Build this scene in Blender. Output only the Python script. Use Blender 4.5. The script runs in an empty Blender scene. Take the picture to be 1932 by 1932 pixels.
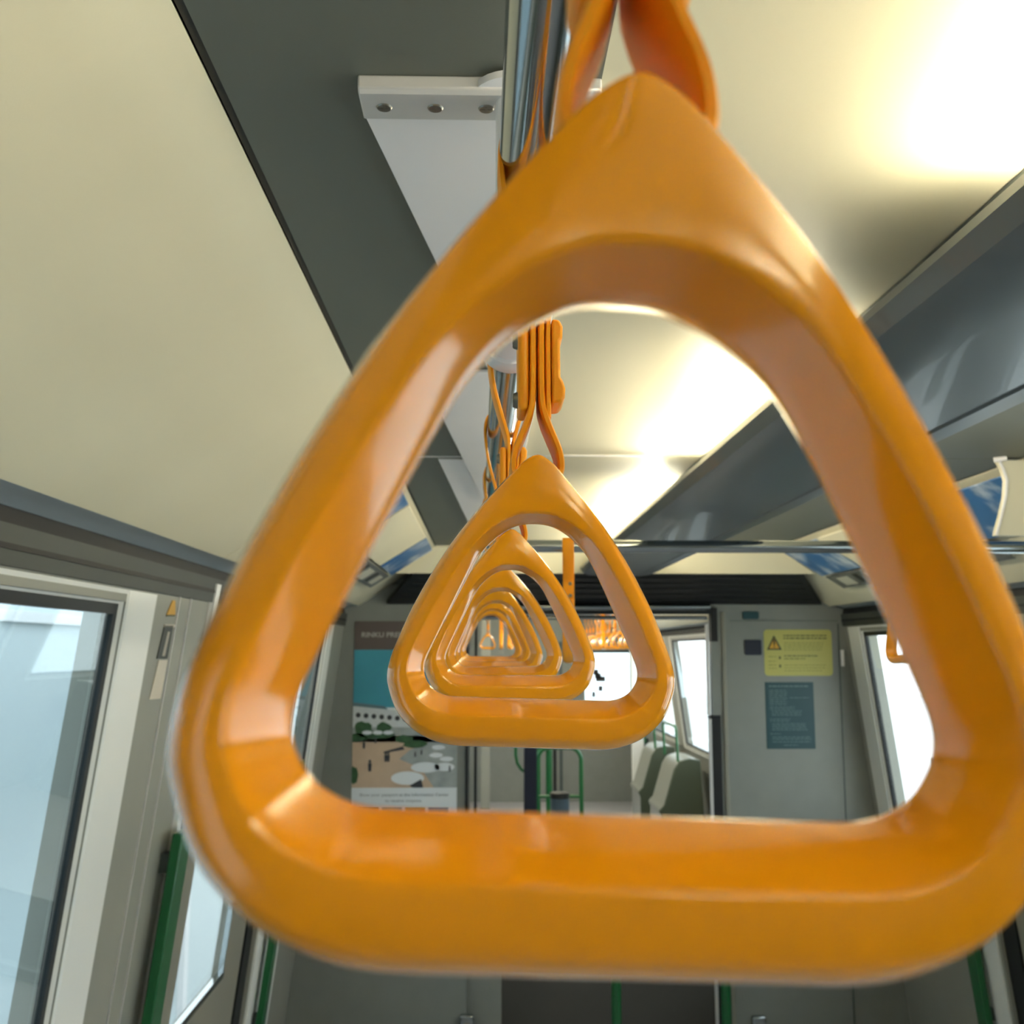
import bpy, math, random
from mathutils import Vector, Matrix
random.seed(4)
S = bpy.context.scene
C = S.collection
H = 1.65                       # height of the camera above the floor; z = 0 below means camera height
PI = math.pi

# ------------------------------------------------------------------ camera
FPX = 1950.0
TH = math.atan(262 / FPX)
PS = math.atan(51 / FPX * math.cos(TH))
cam = bpy.data.cameras.new('camera')
cam.sensor_width = 36.0
cam.lens = FPX / 1932 * 36
cam.clip_start = 0.01
cam.clip_end = 200
cam.dof.use_dof = True
cam.dof.focus_distance = 0.56
cam.dof.aperture_fstop = 21
co = bpy.data.objects.new('camera', cam)
C.objects.link(co)
co.rotation_euler = (PI / 2 + TH, 0, -PS)
S.camera = co

# ------------------------------------------------------------------ sky, exposure
S.view_settings.view_transform = 'Standard'
S.view_settings.look = 'None'
S.view_settings.gamma = 1
S.view_settings.use_curve_mapping = False
S.view_settings.exposure = 1.0
w = bpy.data.worlds.new('sky')
S.world = w
w.use_nodes = True
bg = w.node_tree.nodes['Background']
bg.inputs[0].default_value = (0.98, 1.0, .98, 1)
bg.inputs[1].default_value = 2.0
TUBE_POWER = 38.0


def lin(c):
    return tuple(((v / 255) / 12.92 if v / 255 <= .04045 else ((v / 255 + .055) / 1.055) ** 2.4) for v in c) + (1,)


def mat(name, rgb, rough=.5, metal=0, coat=0, bump=0, bscale=300, spec=.5, emit=None, power=0, sss=0, trans=0, vary=0, vscale=8, stretch=None):
    m = bpy.data.materials.new(name)
    m.use_nodes = True
    nt = m.node_tree
    b = nt.nodes['Principled BSDF']
    b.inputs['Base Color'].default_value = lin(rgb)
    b.inputs['Roughness'].default_value = rough
    b.inputs['Metallic'].default_value = metal
    b.inputs['Specular IOR Level'].default_value = spec
    b.inputs['Coat Weight'].default_value = coat
    b.inputs['Coat Roughness'].default_value = .04
    if sss:
        b.inputs['Subsurface Weight'].default_value = sss
        b.inputs['Subsurface Radius'].default_value = (.006, .002, .0008)
        b.inputs['Subsurface Scale'].default_value = 1.0
    if emit:
        b.inputs['Emission Color'].default_value = emit + (1,)
        b.inputs['Emission Strength'].default_value = power
    tc = nt.nodes.new('ShaderNodeTexCoord')
    mp = nt.nodes.new('ShaderNodeMapping')
    nt.links.new(tc.outputs['Object'], mp.inputs[0])
    if stretch:
        mp.inputs['Scale'].default_value = stretch
    if vary:
        n = nt.nodes.new('ShaderNodeTexNoise')
        n.inputs['Scale'].default_value = vscale
        n.inputs['Detail'].default_value = 4
        nt.links.new(mp.outputs[0], n.inputs['Vector'])
        r = nt.nodes.new('ShaderNodeValToRGB')
        c = lin(rgb)
        r.color_ramp.elements[0].position = .3
        r.color_ramp.elements[1].position = .7
        r.color_ramp.elements[0].color = (c[0] * (1 - vary), c[1] * (1 - vary), c[2] * (1 - vary), 1)
        r.color_ramp.elements[1].color = (min(1, c[0] * (1 + vary)), min(1, c[1] * (1 + vary)), min(1, c[2] * (1 + vary)), 1)
        nt.links.new(n.outputs['Fac'], r.inputs[0])
        nt.links.new(r.outputs[0], b.inputs['Base Color'])
    if bump:
        n = nt.nodes.new('ShaderNodeTexNoise')
        n.inputs['Scale'].default_value = bscale
        nt.links.new(mp.outputs[0], n.inputs['Vector'])
        bp = nt.nodes.new('ShaderNodeBump')
        bp.inputs['Strength'].default_value = bump
        bp.inputs['Distance'].default_value = .002
        nt.links.new(n.outputs['Fac'], bp.inputs['Height'])
        nt.links.new(bp.outputs[0], b.inputs['Normal'])
    return m


def glass_mat(name, tint, gloss=.08):
    m = bpy.data.materials.new(name)
    m.use_nodes = True
    nt = m.node_tree
    nt.nodes.clear()
    o = nt.nodes.new('ShaderNodeOutputMaterial')
    t = nt.nodes.new('ShaderNodeBsdfTransparent')
    t.inputs[0].default_value = tint + (1,)
    g = nt.nodes.new('ShaderNodeBsdfGlossy')
    g.inputs['Roughness'].default_value = .02
    lw_ = nt.nodes.new('ShaderNodeLayerWeight')
    pw = nt.nodes.new('ShaderNodeMath'); pw.operation = 'POWER'; pw.inputs[1].default_value = 4
    nt.links.new(lw_.outputs['Facing'], pw.inputs[0])
    fr = nt.nodes.new('ShaderNodeMath'); fr.operation = 'MULTIPLY_ADD'; fr.inputs[1].default_value = .7; fr.inputs[2].default_value = .04
    nt.links.new(pw.outputs[0], fr.inputs[0])
    mx = nt.nodes.new('ShaderNodeMixShader')
    nt.links.new(fr.outputs[0], mx.inputs[0])
    nt.links.new(t.outputs[0], mx.inputs[1])
    nt.links.new(g.outputs[0], mx.inputs[2])
    nt.links.new(mx.outputs[0], o.inputs[0])
    return m


M = dict(
    ring=mat('orange_grip_plastic', (245, 160, 18), .14, coat=.5, spec=.5),
    strap=mat('orange_strap_plastic', (250, 158, 18), .42, sss=.2, bump=.05, bscale=900, spec=.35),
    chrome=mat('polished_steel', (168, 176, 180), .13, 1, bump=.02, bscale=60, stretch=(1, .05, 1)),
    satin=mat('satin_white_metal', (246, 242, 242), .36, .1, vary=.02, vscale=5),
    brushed=mat('brushed_aluminium', (215, 212, 210), .38, .35, bump=.06, bscale=500, stretch=(1, 8, 1)),
    screw=mat('screw_steel', (150, 146, 138), .3, 1),
    black=mat('black_rubber', (14, 18, 20), .5),
    dark=mat('dark_recess_paint', (12, 12, 15), .6, bump=.1),
    recess=mat('grey_ceiling_panel', (104, 106, 96), .5, bump=.04, bscale=700),
    beige=mat('cream_ceiling_enamel', (222, 214, 186), .42, bump=.03, bscale=400, vary=.015, vscale=3),
    duct=mat('slate_glossy_duct', (92, 99, 102), .36, coat=.12, vary=.03, vscale=4),
    wall=mat('light_grey_wall_laminate', (148, 148, 138), .5, bump=.05, bscale=500, vary=.02),
    pillar=mat('warm_grey_pillar', (140, 138, 126), .55, bump=.05, bscale=500),
    cove=mat('blue_grey_cove_moulding', (178, 186, 188), .4, bump=.03),
    header=mat('header_shade_sticker_grey', (58, 62, 58), .55),
    white=mat('white_window_surround', (240, 240, 236), .45),
    bulk=mat('bulkhead_grey_laminate', (130, 133, 128), .45, bump=.06, bscale=700, vary=.03, vscale=12),
    bulkdark=mat('bulkhead_dark_trim', (70, 80, 80), .45),
    green=mat('green_powder_coat', (14, 92, 46), .4, coat=.2),
    floor=mat('grey_speckled_floor', (170, 168, 172), .3, bump=.05, vary=.1, vscale=120),
    floordark=mat('dark_gangway_floor', (18, 22, 22), .75, spec=.15, bump=.05, vary=.1, vscale=60),
    bellows=mat('gangway_bellows', (60, 66, 66), .6),
    yellow=mat('yellow_sticker', (184, 178, 96), .5),
    yellowtri=mat('warning_yellow', (214, 160, 40), .5),
    ink=mat('dark_ink', (60, 66, 40), .6),
    inklight=mat('faded_ink', (152, 148, 78), .6),
    teal=mat('teal_notice_board', (26, 66, 72), .4),
    tealtext=mat('pale_teal_print', (98, 122, 124), .5),
    navy=mat('navy_plastic', (20, 26, 44), .35),
    seat=mat('grey_seat_shell', (142, 144, 136), .3, coat=.2),
    seatdark=mat('olive_seat_end', (70, 78, 62), .5),
    bin=mat('blue_grey_bin', (66, 84, 98), .4),
    paper=mat('white_paper', (228, 232, 236), .4),
    brown=mat('poster_brown_band', (96, 84, 80), .4),
    lett=mat('poster_pale_letters', (176, 172, 166), .5),
    grey_t=mat('poster_grey_text', (168, 172, 176), .5),
    sky=mat('poster_teal_sky', (62, 150, 172), .35, vary=.06, vscale=6),
    roof=mat('poster_roof', (98, 122, 130), .5),
    bldg=mat('poster_building', (206, 210, 212), .5, vary=.05, vscale=40),
    tree=mat('poster_foliage', (52, 88, 54), .6, vary=.25, vscale=60),
    plaza=mat('poster_plaza', (200, 174, 150), .5, vary=.04, vscale=20),
    stone=mat('poster_grey_paving', (158, 164, 164), .5, vary=.12, vscale=25),
    figure=mat('poster_dark_figures', (58, 58, 62), .5),
    red=mat('poster_red', (170, 60, 60), .5),
    ochre=mat('poster_ochre', (176, 140, 80), .5),
    blue=mat('poster_deep_blue', (28, 112, 150), .5),
    adblue=mat('blue_sky_advert', (46, 104, 160), .35, vary=.0),
    adgrey=mat('grey_advert_strip', (96, 98, 96), .4, vary=.3, vscale=30),
    adcard=mat('pale_advert_block', (190, 188, 172), .4),
    label=mat('pale_pink_label', (206, 196, 180), .5),
    tube=mat('fluorescent_tube', (255, 250, 235), .5, emit=(1.0, .92, .70), power=TUBE_POWER),
    ground=mat('pale_concrete', (225, 230, 230), .8, vary=.03, vscale=2),
    station=mat('pale_station_panel', (206, 218, 222), .4, vary=.03, vscale=1),
    stationw=mat('station_white_post', (240, 240, 242), .5),
    glass=glass_mat('clear_window_glass', (.90, .95, .97)),
    glasst=glass_mat('tinted_window_glass', (.74, .82, .86)),
)
# clouds in the sky adverts: procedural white streaks over blue
_nt = M['adblue'].node_tree
_n = _nt.nodes.new('ShaderNodeTexNoise'); _n.inputs['Scale'].default_value = 9; _n.inputs['Detail'].default_value = 6
_tc = _nt.nodes.new('ShaderNodeTexCoord'); _nt.links.new(_tc.outputs['Object'], _n.inputs['Vector'])
_r = _nt.nodes.new('ShaderNodeValToRGB')
_r.color_ramp.elements[0].position = .48; _r.color_ramp.elements[0].color = lin((46, 104, 160))
_r.color_ramp.elements[1].position = .68; _r.color_ramp.elements[1].color = lin((196, 208, 218))
_nt.links.new(_n.outputs['Fac'], _r.inputs[0]); _nt.links.new(_r.outputs[0], _nt.nodes['Principled BSDF'].inputs['Base Color'])


# ------------------------------------------------------------------ mesh builder
class MB:
    def __init__(self):
        self.v = []; self.f = []; self.mi = []; self.cur = 0; self.mats = []

    def use(self, m):
        if m not in self.mats:
            self.mats.append(m)
        self.cur = self.mats.index(m)
        return self

    def add(self, vs, fs):
        o = len(self.v)
        self.v += [tuple(p) for p in vs]
        for f in fs:
            self.f.append(tuple(i + o for i in f)); self.mi.append(self.cur)
        return self

    def hexa(self, a, b):       # two quads, matching corners
        return self.add(list(a) + list(b), [(3, 2, 1, 0), (4, 5, 6, 7), (0, 1, 5, 4), (1, 2, 6, 5), (2, 3, 7, 6), (3, 0, 4, 7)])

    def box(self, x0, x1, y0, y1, z0, z1):
        return self.hexa([(x0, y0, z0), (x1, y0, z0), (x1, y1, z0), (x0, y1, z0)], [(x0, y0, z1), (x1, y0, z1), (x1, y1, z1), (x0, y1, z1)])

    def prism(self, pts, off):  # polygon of 3D points pushed by a vector
        n = len(pts); off = Vector(off)
        q = [tuple(Vector(p) + off) for p in pts]
        return self.add(list(pts) + q, [tuple(range(n - 1, -1, -1)), tuple(range(n, 2 * n))] + [(i, (i + 1) % n, n + (i + 1) % n, n + i) for i in range(n)])

    def tube(self, path, r, n=20, closed=False, caps=True):
        P = [Vector(p) for p in path]; m = len(P)
        rr = r if isinstance(r, (list, tuple)) else [r] * m
        rings = []; up = None
        for i in range(m):
            if closed:
                t = (P[(i + 1) % m] - P[i - 1]).normalized()
            else:
                t = (P[min(i + 1, m - 1)] - P[max(i - 1, 0)]).normalized()
            if up is None:
                up = Vector((0, 0, 1)) if abs(t.z) < .9 else Vector((1, 0, 0))
            a = t.cross(up).normalized(); up = a.cross(t).normalized()
            rings.append([P[i] + rr[i] * (math.cos(k * 2 * PI / n) * a + math.sin(k * 2 * PI / n) * up) for k in range(n)])
        vs = [p for g in rings for p in g]; fs = []
        for i in range(m if closed else m - 1):
            j = (i + 1) % m
            for k in range(n):
                l = (k + 1) % n
                fs.append((i * n + k, i * n + l, j * n + l, j * n + k))
        if not closed and caps:
            fs.append(tuple(range(n - 1, -1, -1))); fs.append(tuple((m - 1) * n + k for k in range(n)))
        return self.add(vs, fs)

    def loft(self, sections, closed_path=False, closed_sec=True):
        m = len(sections); n = len(sections[0]); vs = [p for s in sections for p in s]; fs = []
        for i in range(m if closed_path else m - 1):
            j = (i + 1) % m
            for k in range(n if closed_sec else n - 1):
                l = (k + 1) % n
                fs.append((i * n + k, j * n + k, j * n + l, i * n + l))
        if closed_sec and not closed_path:
            fs.append(tuple(range(n))); fs.append(tuple((m - 1) * n + k for k in range(n - 1, -1, -1)))
        return self.add(vs, fs)

    def cyl(self, c, axis, r, h, n=20, r2=None):
        a = Vector(axis).normalized(); c = Vector(c)
        return self.tube([c, c + a * h], [r, r if r2 is None else r2], n)

    def build(self, name, m=None, parent=None, loc=None, bevel=0, seg=2, smooth=35, subsurf=0):
        me = bpy.data.meshes.new(name)
        me.from_pydata(self.v, [], self.f)
        if m is not None:
            me.materials.append(M[m] if isinstance(m, str) else m)
        else:
            for k in self.mats:
                me.materials.append(M[k])
            me.polygons.foreach_set('material_index', self.mi)
        import bmesh
        bm = bmesh.new(); bm.from_mesh(me); bmesh.ops.recalc_face_normals(bm, faces=bm.faces); bm.to_mesh(me); bm.free()
        for p in me.polygons:
            p.use_smooth = True
        me.set_sharp_from_angle(angle=math.radians(smooth))
        o = bpy.data.objects.new(name, me)
        C.objects.link(o)
        if parent:
            o.parent = parent
        if loc:
            o.location = loc
        if bevel:
            b = o.modifiers.new('bevel', 'BEVEL'); b.width = bevel; b.segments = seg; b.limit_method = 'ANGLE'; b.angle_limit = math.radians(40)
        if subsurf:
            s = o.modifiers.new('subdivision', 'SUBSURF'); s.levels = subsurf; s.render_levels = subsurf
        return o


def empty(name, loc, label=None, cat=None, group=None, kind=None, rot=None):
    o = bpy.data.objects.new(name, None); C.objects.link(o); o.location = loc; o.empty_display_size = .05
    if rot: o.rotation_euler = rot
    return tag(o, label, cat, group, kind)


def tag(o, label=None, cat=None, group=None, kind=None):
    if label: o['label'] = label
    if cat: o['category'] = cat
    if group: o['group'] = group
    if kind: o['kind'] = kind
    return o


def struct(o, label=None, cat=None):
    return tag(o, label, cat, kind='structure')


def copy_tree(o, parent=None):
    c = o.copy(); C.objects.link(c)
    if parent:
        c.parent = parent
    for ch in [k for k in o.children]:
        copy_tree(ch, c)
    return c


def text(body, size, m, name, parent, origin, ux, uz, align='LEFT', bold=0.0, width=None):
    cu = bpy.data.curves.new(name, 'FONT'); cu.body = body; cu.size = size; cu.align_x = align; cu.extrude = .0003; cu.offset = bold
    t = bpy.data.objects.new(name, cu); C.objects.link(t)
    bpy.context.view_layer.update()
    me = bpy.data.meshes.new_from_object(t)
    bpy.data.objects.remove(t)
    ux = Vector(ux).normalized(); uz = Vector(uz).normalized(); un = ux.cross(uz)
    sc = 1
    if width:
        xs = [v.co.x for v in me.vertices]; sc = width / (max(xs) - min(xs))
    for v in me.vertices:
        v.co = Vector(origin) + ux * v.co.x * sc + uz * v.co.y + un * v.co.z
    me.materials.clear(); me.materials.append(M[m])
    o = bpy.data.objects.new(name, me); C.objects.link(o)
    if parent:
        o.parent = parent
    return o


_f0 = Vector((math.sin(PS), math.cos(PS), 0)); _rt = Vector((math.cos(PS), -math.sin(PS), 0))
_fw = math.cos(TH) * _f0 + Vector((0, 0, math.sin(TH))); _up = -math.sin(TH) * _f0 + Vector((0, 0, math.cos(TH)))


def at(px, py, Y):             # where a sight line of the photograph meets the vertical plane at distance Y
    d = (px - 966) / FPX * _rt + (966 - py) / FPX * _up + _fw
    return d * (Y / d.y)


def atz(px, py, z):            # ... and where it meets the level plane at height z
    d = (px - 966) / FPX * _rt + (966 - py) / FPX * _up + _fw
    return d * (z / d.z)


# ------------------------------------------------------------------ the car body
CX = .49                       # middle of the car
Y0, YB, YE = -2.6, 4.6, 11.7   # rear end, bulkhead, far end of the next car


def hw(z):
    return 1.115 + .128 * (.08 - z)


def sx(side, z, d=0):          # x of a side wall at height z, d further out
    return CX + side * (hw(z) + d)


def swall(mb, side, y0, y1, z0, z1, d0=0., d1=.07, n=1):
    mb.hexa([(sx(side, z0, d0), y0, z0), (sx(side, z0, d0), y1, z0), (sx(side, z1, d0), y1, z1), (sx(side, z1, d0), y0, z1)],
            [(sx(side, z0, d1), y0, z0), (sx(side, z0, d1), y1, z0), (sx(side, z1, d1), y1, z1), (sx(side, z1, d1), y0, z1)])


ZF = -1.65
ZW0, ZW1 = -.80, .085          # window sill and head
ZTOP = .16


def side_wall(side, name, segs, ymin, ymax):
    """segs: (y0, y1, z0, z1) openings"""
    mb = MB(); y = ymin
    for (a, b, z0, z1) in segs:
        if a > y: swall(mb, side, y, a, ZF, ZTOP)
        if z0 > ZF: swall(mb, side, a, b, ZF, z0)
        swall(mb, side, a, b, z1, ZTOP)
        y = b
    if ymax > y: swall(mb, side, y, ymax, ZF, ZTOP)
    return struct(mb.build(name, 'wall', bevel=0))


LEFT, RIGHT = -1, 1
L_open = [(-2.1, -.9, ZW0, ZW1), (.15, 1.818, ZW0, ZW1), (2.42, 3.60, ZF, .06), (3.66, 4.14, ZW0, ZW1)]
R_open = [(-2.1, -.9, ZW0, ZW1), (-.5, 1.80, ZW0, ZW1), (2.42, 3.60, ZF, .06), (3.66, 4.41, ZW0, ZW1)]
side_wall(LEFT, 'wall_left', L_open, Y0, YB)
side_wall(RIGHT, 'wall_right', R_open, Y0, YB)
# next car: wall runs on past the gangway
N_open = [(5.9, 6.7, ZW0, ZW1), (7.3, 9.0, ZW0, .10), (9.35, 10.9, ZW0, .10)]
side_wall(LEFT, 'wall_left', N_open, 5.3, YE)
side_wall(RIGHT, 'wall_right', N_open, 5.3, YE)

mb = MB(); mb.box(CX - 1.5, CX + 1.5, Y0, YB, ZF - .06, ZF); struct(mb.build('floor', 'floor'))
mb = MB(); mb.box(CX - 1.5, CX + 1.5, 5.3, YE, ZF - .06, ZF); struct(mb.build('floor', 'floor'))
mb = MB(); mb.box(-.2, 1.25, YB, 5.62, ZF - .06, ZF + .012); struct(mb.build('floor', 'floordark'))
mb = MB(); mb.box(CX - 1.5, CX + 1.5, Y0 - .06, Y0, ZF, .5); struct(mb.build('wall_back', 'wall'))

# ceiling: cream skin on each side of the grey recess, swept along the car
ZC = .42
slopeL = [(-.205, .418), (-.23, .408), (-.30, .366), (-.40, .302), (-.49, .243), (-.535, .212), (-.56, .197)]
cove = [(-.560, .197), (-.590, .200), (-.615, .192), (-.636, .176), (-.645, .158), (-.640, .145), (-.620, .138)]


def mir(p): return (2 * CX - p[0], p[1])


def sweep(name, prof, y0, y1, m, t=.012, down=False, smooth=40):
    mb = MB()
    nrm = []
    pts = prof
    outer = []
    for i, p in enumerate(pts):
        a = pts[max(0, i - 1)]; b = pts[min(len(pts) - 1, i + 1)]
        d = Vector((b[0] - a[0], b[1] - a[1])).normalized(); n = Vector((-d.y, d.x))
        if n.y < 0: n = -n
        outer.append((p[0] + n.x * t, p[1] + n.y * t))
    sec = pts + outer[::-1]
    mb.loft([[(x, y0, z) for x, z in sec], [(x, y1, z) for x, z in sec]])
    return mb.build(name, m, smooth=smooth)


for (a, b) in ((Y0, 2.215), (2.221, 4.6), (5.3, YE)):
    struct(sweep('ceiling', slopeL, a, b, 'beige'))
    struct(sweep('ceiling', [mir(p) for p in slopeL], a, b, 'beige'))
    struct(sweep('ceiling', [(.085, ZC), (.20, ZC + .004), (.30, ZC + .004), (.49, ZC + .004), (.70, ZC + .004), (.90, ZC)], a, b, 'beige'))
for (a, b) in ((Y0, YB), (5.3, YE)):
    struct(sweep('trim_1', cove, a, b, 'cove'))
    struct(sweep('trim_2', [mir(p) for p in cove], a, b, 'cove'))
# grey recessed panels above the rails
for (a, b) in ((Y0, 2.215), (2.221, 4.14), (5.3, YE)):
    mb = MB(); mb.box(-.198, .085, a, b, ZC, ZC + .015); struct(mb.build('ceiling', 'recess'))
    mb = MB(); mb.box(2 * CX - .085, 2 * CX + .198, a, b, ZC, ZC + .015); struct(mb.build('ceiling', 'recess'))
for (a, b) in ((4.14, 4.6),):
    mb = MB(); mb.box(-.198, .085, a, b, ZC - .004, ZC + .015); mb.box(2 * CX - .085, 2 * CX + .198, a, b, ZC - .004, ZC + .015)
    struct(mb.build('ceiling', 'beige'))
# roof skin above so no daylight leaks in
mb = MB(); mb.box(CX - 1.3, CX + 1.3, Y0, YE, .50, .54)
for s in (-1, 1):
    mb.hexa([(CX + s * 1.10, Y0, .13), (CX + s * 1.10, YE, .13), (CX + s * 1.16, YE, .13), (CX + s * 1.16, Y0, .13)],
            [(CX + s * 1.18, Y0, .52), (CX + s * 1.18, YE, .52), (CX + s * 1.25, YE, .52), (CX + s * 1.25, Y0, .52)])
struct(mb.build('ceiling', 'dark'))
# black shadow gap between cream skin and grey panel
for s in (-1, 1):
    x = -.2015 if s < 0 else 2 * CX + .2015
    mb = MB(); mb.box(x - .0035, x + .0035, Y0, 4.14, ZC + .002, ZC + .03); struct(mb.build('trim_3', 'black'))
# seam trims across the ceiling
mb = MB(); mb.box(-.198, .085, 2.214, 2.222, ZC - .002, ZC + .004); mb.box(.085, .345, 2.214, 2.222, ZC + .001, ZC + .006)
struct(mb.build('trim_4', 'brushed'))

# ------------------------------------------------------------------ central duct with its tubes
mb = MB()
prof = [(.372, .352), (.356, .342), (.352, .330), (.362, .312), (.385, .303), (.44, .298), (.572, .298), (.575, .301), (.582, .301), (.585, .298), (.60, .300), (.635, .306), (.648, .318), (.650, .335), (.634, .350), (.60, .352), (.60, .36), (.39, .36)]
prof = [(x + .032, z) for x, z in prof]
mb.loft([[(x, Y0, z) for x, z in prof], [(x, 4.165, z) for x, z in prof]])
duct = empty('lighting_duct', (0, 0, 0), 'long glossy slate grey duct under the middle of the ceiling, lamps behind its edges', 'ceiling duct')
mb.build('duct_shell', 'duct', duct, smooth=28)
mb = MB(); mb.box(.475, .575, Y0, 4.165, .36, ZC + .002); mb.build('duct_spine', 'bulkdark', duct)
tubes = [(-2.2, -1.0), (-.75, .86), (1.28, 2.20), (2.50, 4.05)]
for i, (a, b) in enumerate(tubes):
    for s in (-1, 1):
        x = .446 if s < 0 else .604
        lab = {(-1, 1): 'nearest glowing lamp tube left of the slate duct, upper right corner',
               (-1, 2): 'second glowing lamp tube left of the slate duct, seen through the largest orange ring',
               (-1, 3): 'farthest glowing lamp tube left of the slate duct, above the second orange ring'}.get((s, i))
        g = empty('lamp_tube', (x, (a + b) / 2, .367), lab or ('lamp tube hidden behind the %s edge of the slate duct' % ('right' if s > 0 else 'left')), 'lamp tube', 'lamp tubes lying in the ceiling duct')
        L = (b - a) / 2
        m2 = MB(); m2.tube([(0, -L + .03, 0), (0, L - .03, 0)], .0115, 14); m2.build('lamp_glass', 'tube', g)
        m2 = MB(); m2.tube([(0, -L, 0), (0, -L + .03, 0)], .0125, 14); m2.build('end_cap', 'satin', g)
        m2 = MB(); m2.tube([(0, L - .03, 0), (0, L, 0)], .0125, 14); m2.build('end_cap', 'satin', g)
for (a, b) in ((5.6, 8.2), (8.5, 11.3)):
    g = empty('lamp_tube', (CX, (a + b) / 2, .372), 'lamp tube on the ceiling of the next car beyond the gangway, %s half' % ('near' if a < 6 else 'far'), 'lamp tube', 'lamp tubes in the next car')
    L = (b - a) / 2
    m2 = MB(); m2.tube([(0, -L + .03, 0), (0, L - .03, 0)], .0115, 14); m2.build('lamp_glass', 'tube', g)
    m2 = MB(); m2.box(-.04, .04, -L, L, .014, .045); m2.build('lamp_tray', 'satin', g)

# ------------------------------------------------------------------ brushed plates under the grey panel
zp = ZC - .007


def plate(name, pxs, t, label, x_right, y1=None):
    a, b = atz(*pxs[0], zp), atz(*pxs[1], zp)
    dx = (b.x - a.x) / (b.y - a.y)
    ye = y1 if y1 else b.y
    xe = a.x + dx * (ye - a.y)
    mb = MB(); mb.prism([(a.x, a.y, zp), (xe, ye, zp), (x_right, ye, zp), (x_right, a.y, zp)], (0, 0, t))
    root = empty(name, (0, 0, 0), label, 'ceiling plate', 'brushed metal plates above the left rail')
    mb.build('plate_panel', 'satin', root, bevel=.001)
    return root, a, ye


p1, a1, e1 = plate('ceiling_plate', [(686, 215), (824, 499)], .006, 'pale metal ceiling plate nearest the camera, with a screwed bar at its near end', .083, 1.50)
mb = MB()
yb = a1.y
prof = [(yb - .044, ZC), (yb - .044, ZC - .010), (yb - .040, ZC - .013), (yb - .004, ZC - .013), (yb + .002, ZC - .009), (yb + .002, ZC)]
mb.prism([(-.095, y, z) for y, z in prof], (.18, 0, 0))
bar = mb.build('screwed_bar', 'brushed', p1, bevel=.0015, seg=3)
for k in range(4):
    m2 = MB(); c = Vector((-.0775 + .0385 * k, yb - .021, ZC - .0128))
    m2.cyl(c + Vector((0, 0, -.0012)), (0, 0, 1), .0052, .0016, 20, .0066)
    m2.box(c.x - .0042, c.x + .0042, c.y - .0008, c.y + .0008, c.z - .0016, c.z - .001)
    m2.box(c.x - .0008, c.x + .0008, c.y - .0042, c.y + .0042, c.z - .0016, c.z - .001)
    s_ = m2.build('screw', 'screw', bar)
plate('ceiling_plate', [(792, 703), (911, 943)], .006, 'pale metal ceiling plate left of the rail, behind the chrome collar', .083)
zp = ZC - .0035
plate('ceiling_plate', [(827, 868), (881, 982)], .003, 'pale metal ceiling plate beyond the cross seam, farthest of the three plates', .083, 4.0)

# dark trapezoid panel above the gangway and the two dark bands
mb = MB()
a = [(-.285, 4.20, .318), (1.30, 4.20, .318), (1.50, 4.585, .205), (-.435, 4.585, .205)]
mb.prism(a, (0, .02, .02))
root = empty('display_panel', (CX, 4.4, .26), 'wide black sloping panel above the gangway opening', 'display panel')
o = mb.build('panel_face', 'dark', root); o.location = (-CX, -4.4, -.26)
for k in range(5):
    m2 = MB(); t = .15 + k * .17
    z = .318 - .113 * t; y = 4.20 + .385 * t; x0 = -.285 - .15 * t + .03; x1 = 1.30 + .2 * t - .03
    m2.box(x0, x1, y - .004, y + .004, z - .004, z)
    o = m2.build('louvre', 'black', root); o.location = (-CX, -4.4, -.26)
mb = MB(); mb.prism([(-.37, 4.19, .312), (1.35, 4.19, .312), (1.185, 4.17, ZC), (-.205, 4.17, ZC)], (0, .015, 0))
struct(mb.build('trim_5', 'beige'))

# ------------------------------------------------------------------ bulkhead with gangway opening
OX0, OX1, OZ = -.075, 1.005, .200
mb = MB()
t = .05
mb.prism([(sx(-1, ZF), YB, ZF), (OX0, YB, ZF), (OX0, YB, .30), (-.57, YB, .30), (-.66, YB, .15), (sx(-1, .08), YB, .08)], (0, t, 0))
mb.prism([(sx(1, ZF), YB, ZF), (OX1, YB, ZF), (OX1, YB, .30), (1.55, YB, .30), (1.64, YB, .15), (sx(1, .08), YB, .08)], (0, t, 0))
mb.box(OX0, OX1, YB, YB + t, OZ, .30)
mb.box(-.6, 1.6, YB, YB + t, .29, .5)
bulk = struct(mb.build('wall_front', 'bulk'))
# seams, trims on the bulkhead
mb = MB()
for px in (880.5, 897):
    x = at(px, 1450, YB).x
    mb.box(x - .006, x + .006, YB - .012, YB + .05, -1.0, .19)
struct(mb.build('trim_6', 'black'))
mb = MB()
x = at(1352, 1450, YB).x
mb.box(x - .024, x + .022, YB - .012, YB + .04, ZF, at(0, 1352, YB).z)
mb.box(at(1341, 1200, YB).x, at(1353, 1200, YB).x, YB - .012, YB + .04, at(0, 1210, YB).z, .19)
struct(mb.build('trim_7', 'dark'))
mb = MB(); x = at(1341, 1400, YB).x
mb.box(x - .010, x + .002, YB - .018, YB - .002, ZF, at(0, 1358, YB).z)
x = at(1337, 1400, YB).x
mb.box(x - .004, x + .008, YB - .018, YB - .002, at(0, 1350, YB).z, .12)
struct(mb.build('trim_8', 'brushed'))
mb = MB(); mb.box(at(1366, 1400, YB).x, at(1374, 1400, YB).x, YB - .008, YB + .001, ZF, .17); struct(mb.build('trim_9', 'pillar', bevel=.004))
mb = MB(); x = at(1590, 1400, YB).x; mb.box(x - .002, x + .002, YB - .003, YB + .002, ZF, .12)
mb.box(at(1376, 1170, YB).x, x, YB - .003, YB + .002, at(0, 1170, YB).z - .001, at(0, 1170, YB).z + .001)
struct(mb.build('trim_10', 'bulkdark'))
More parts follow.
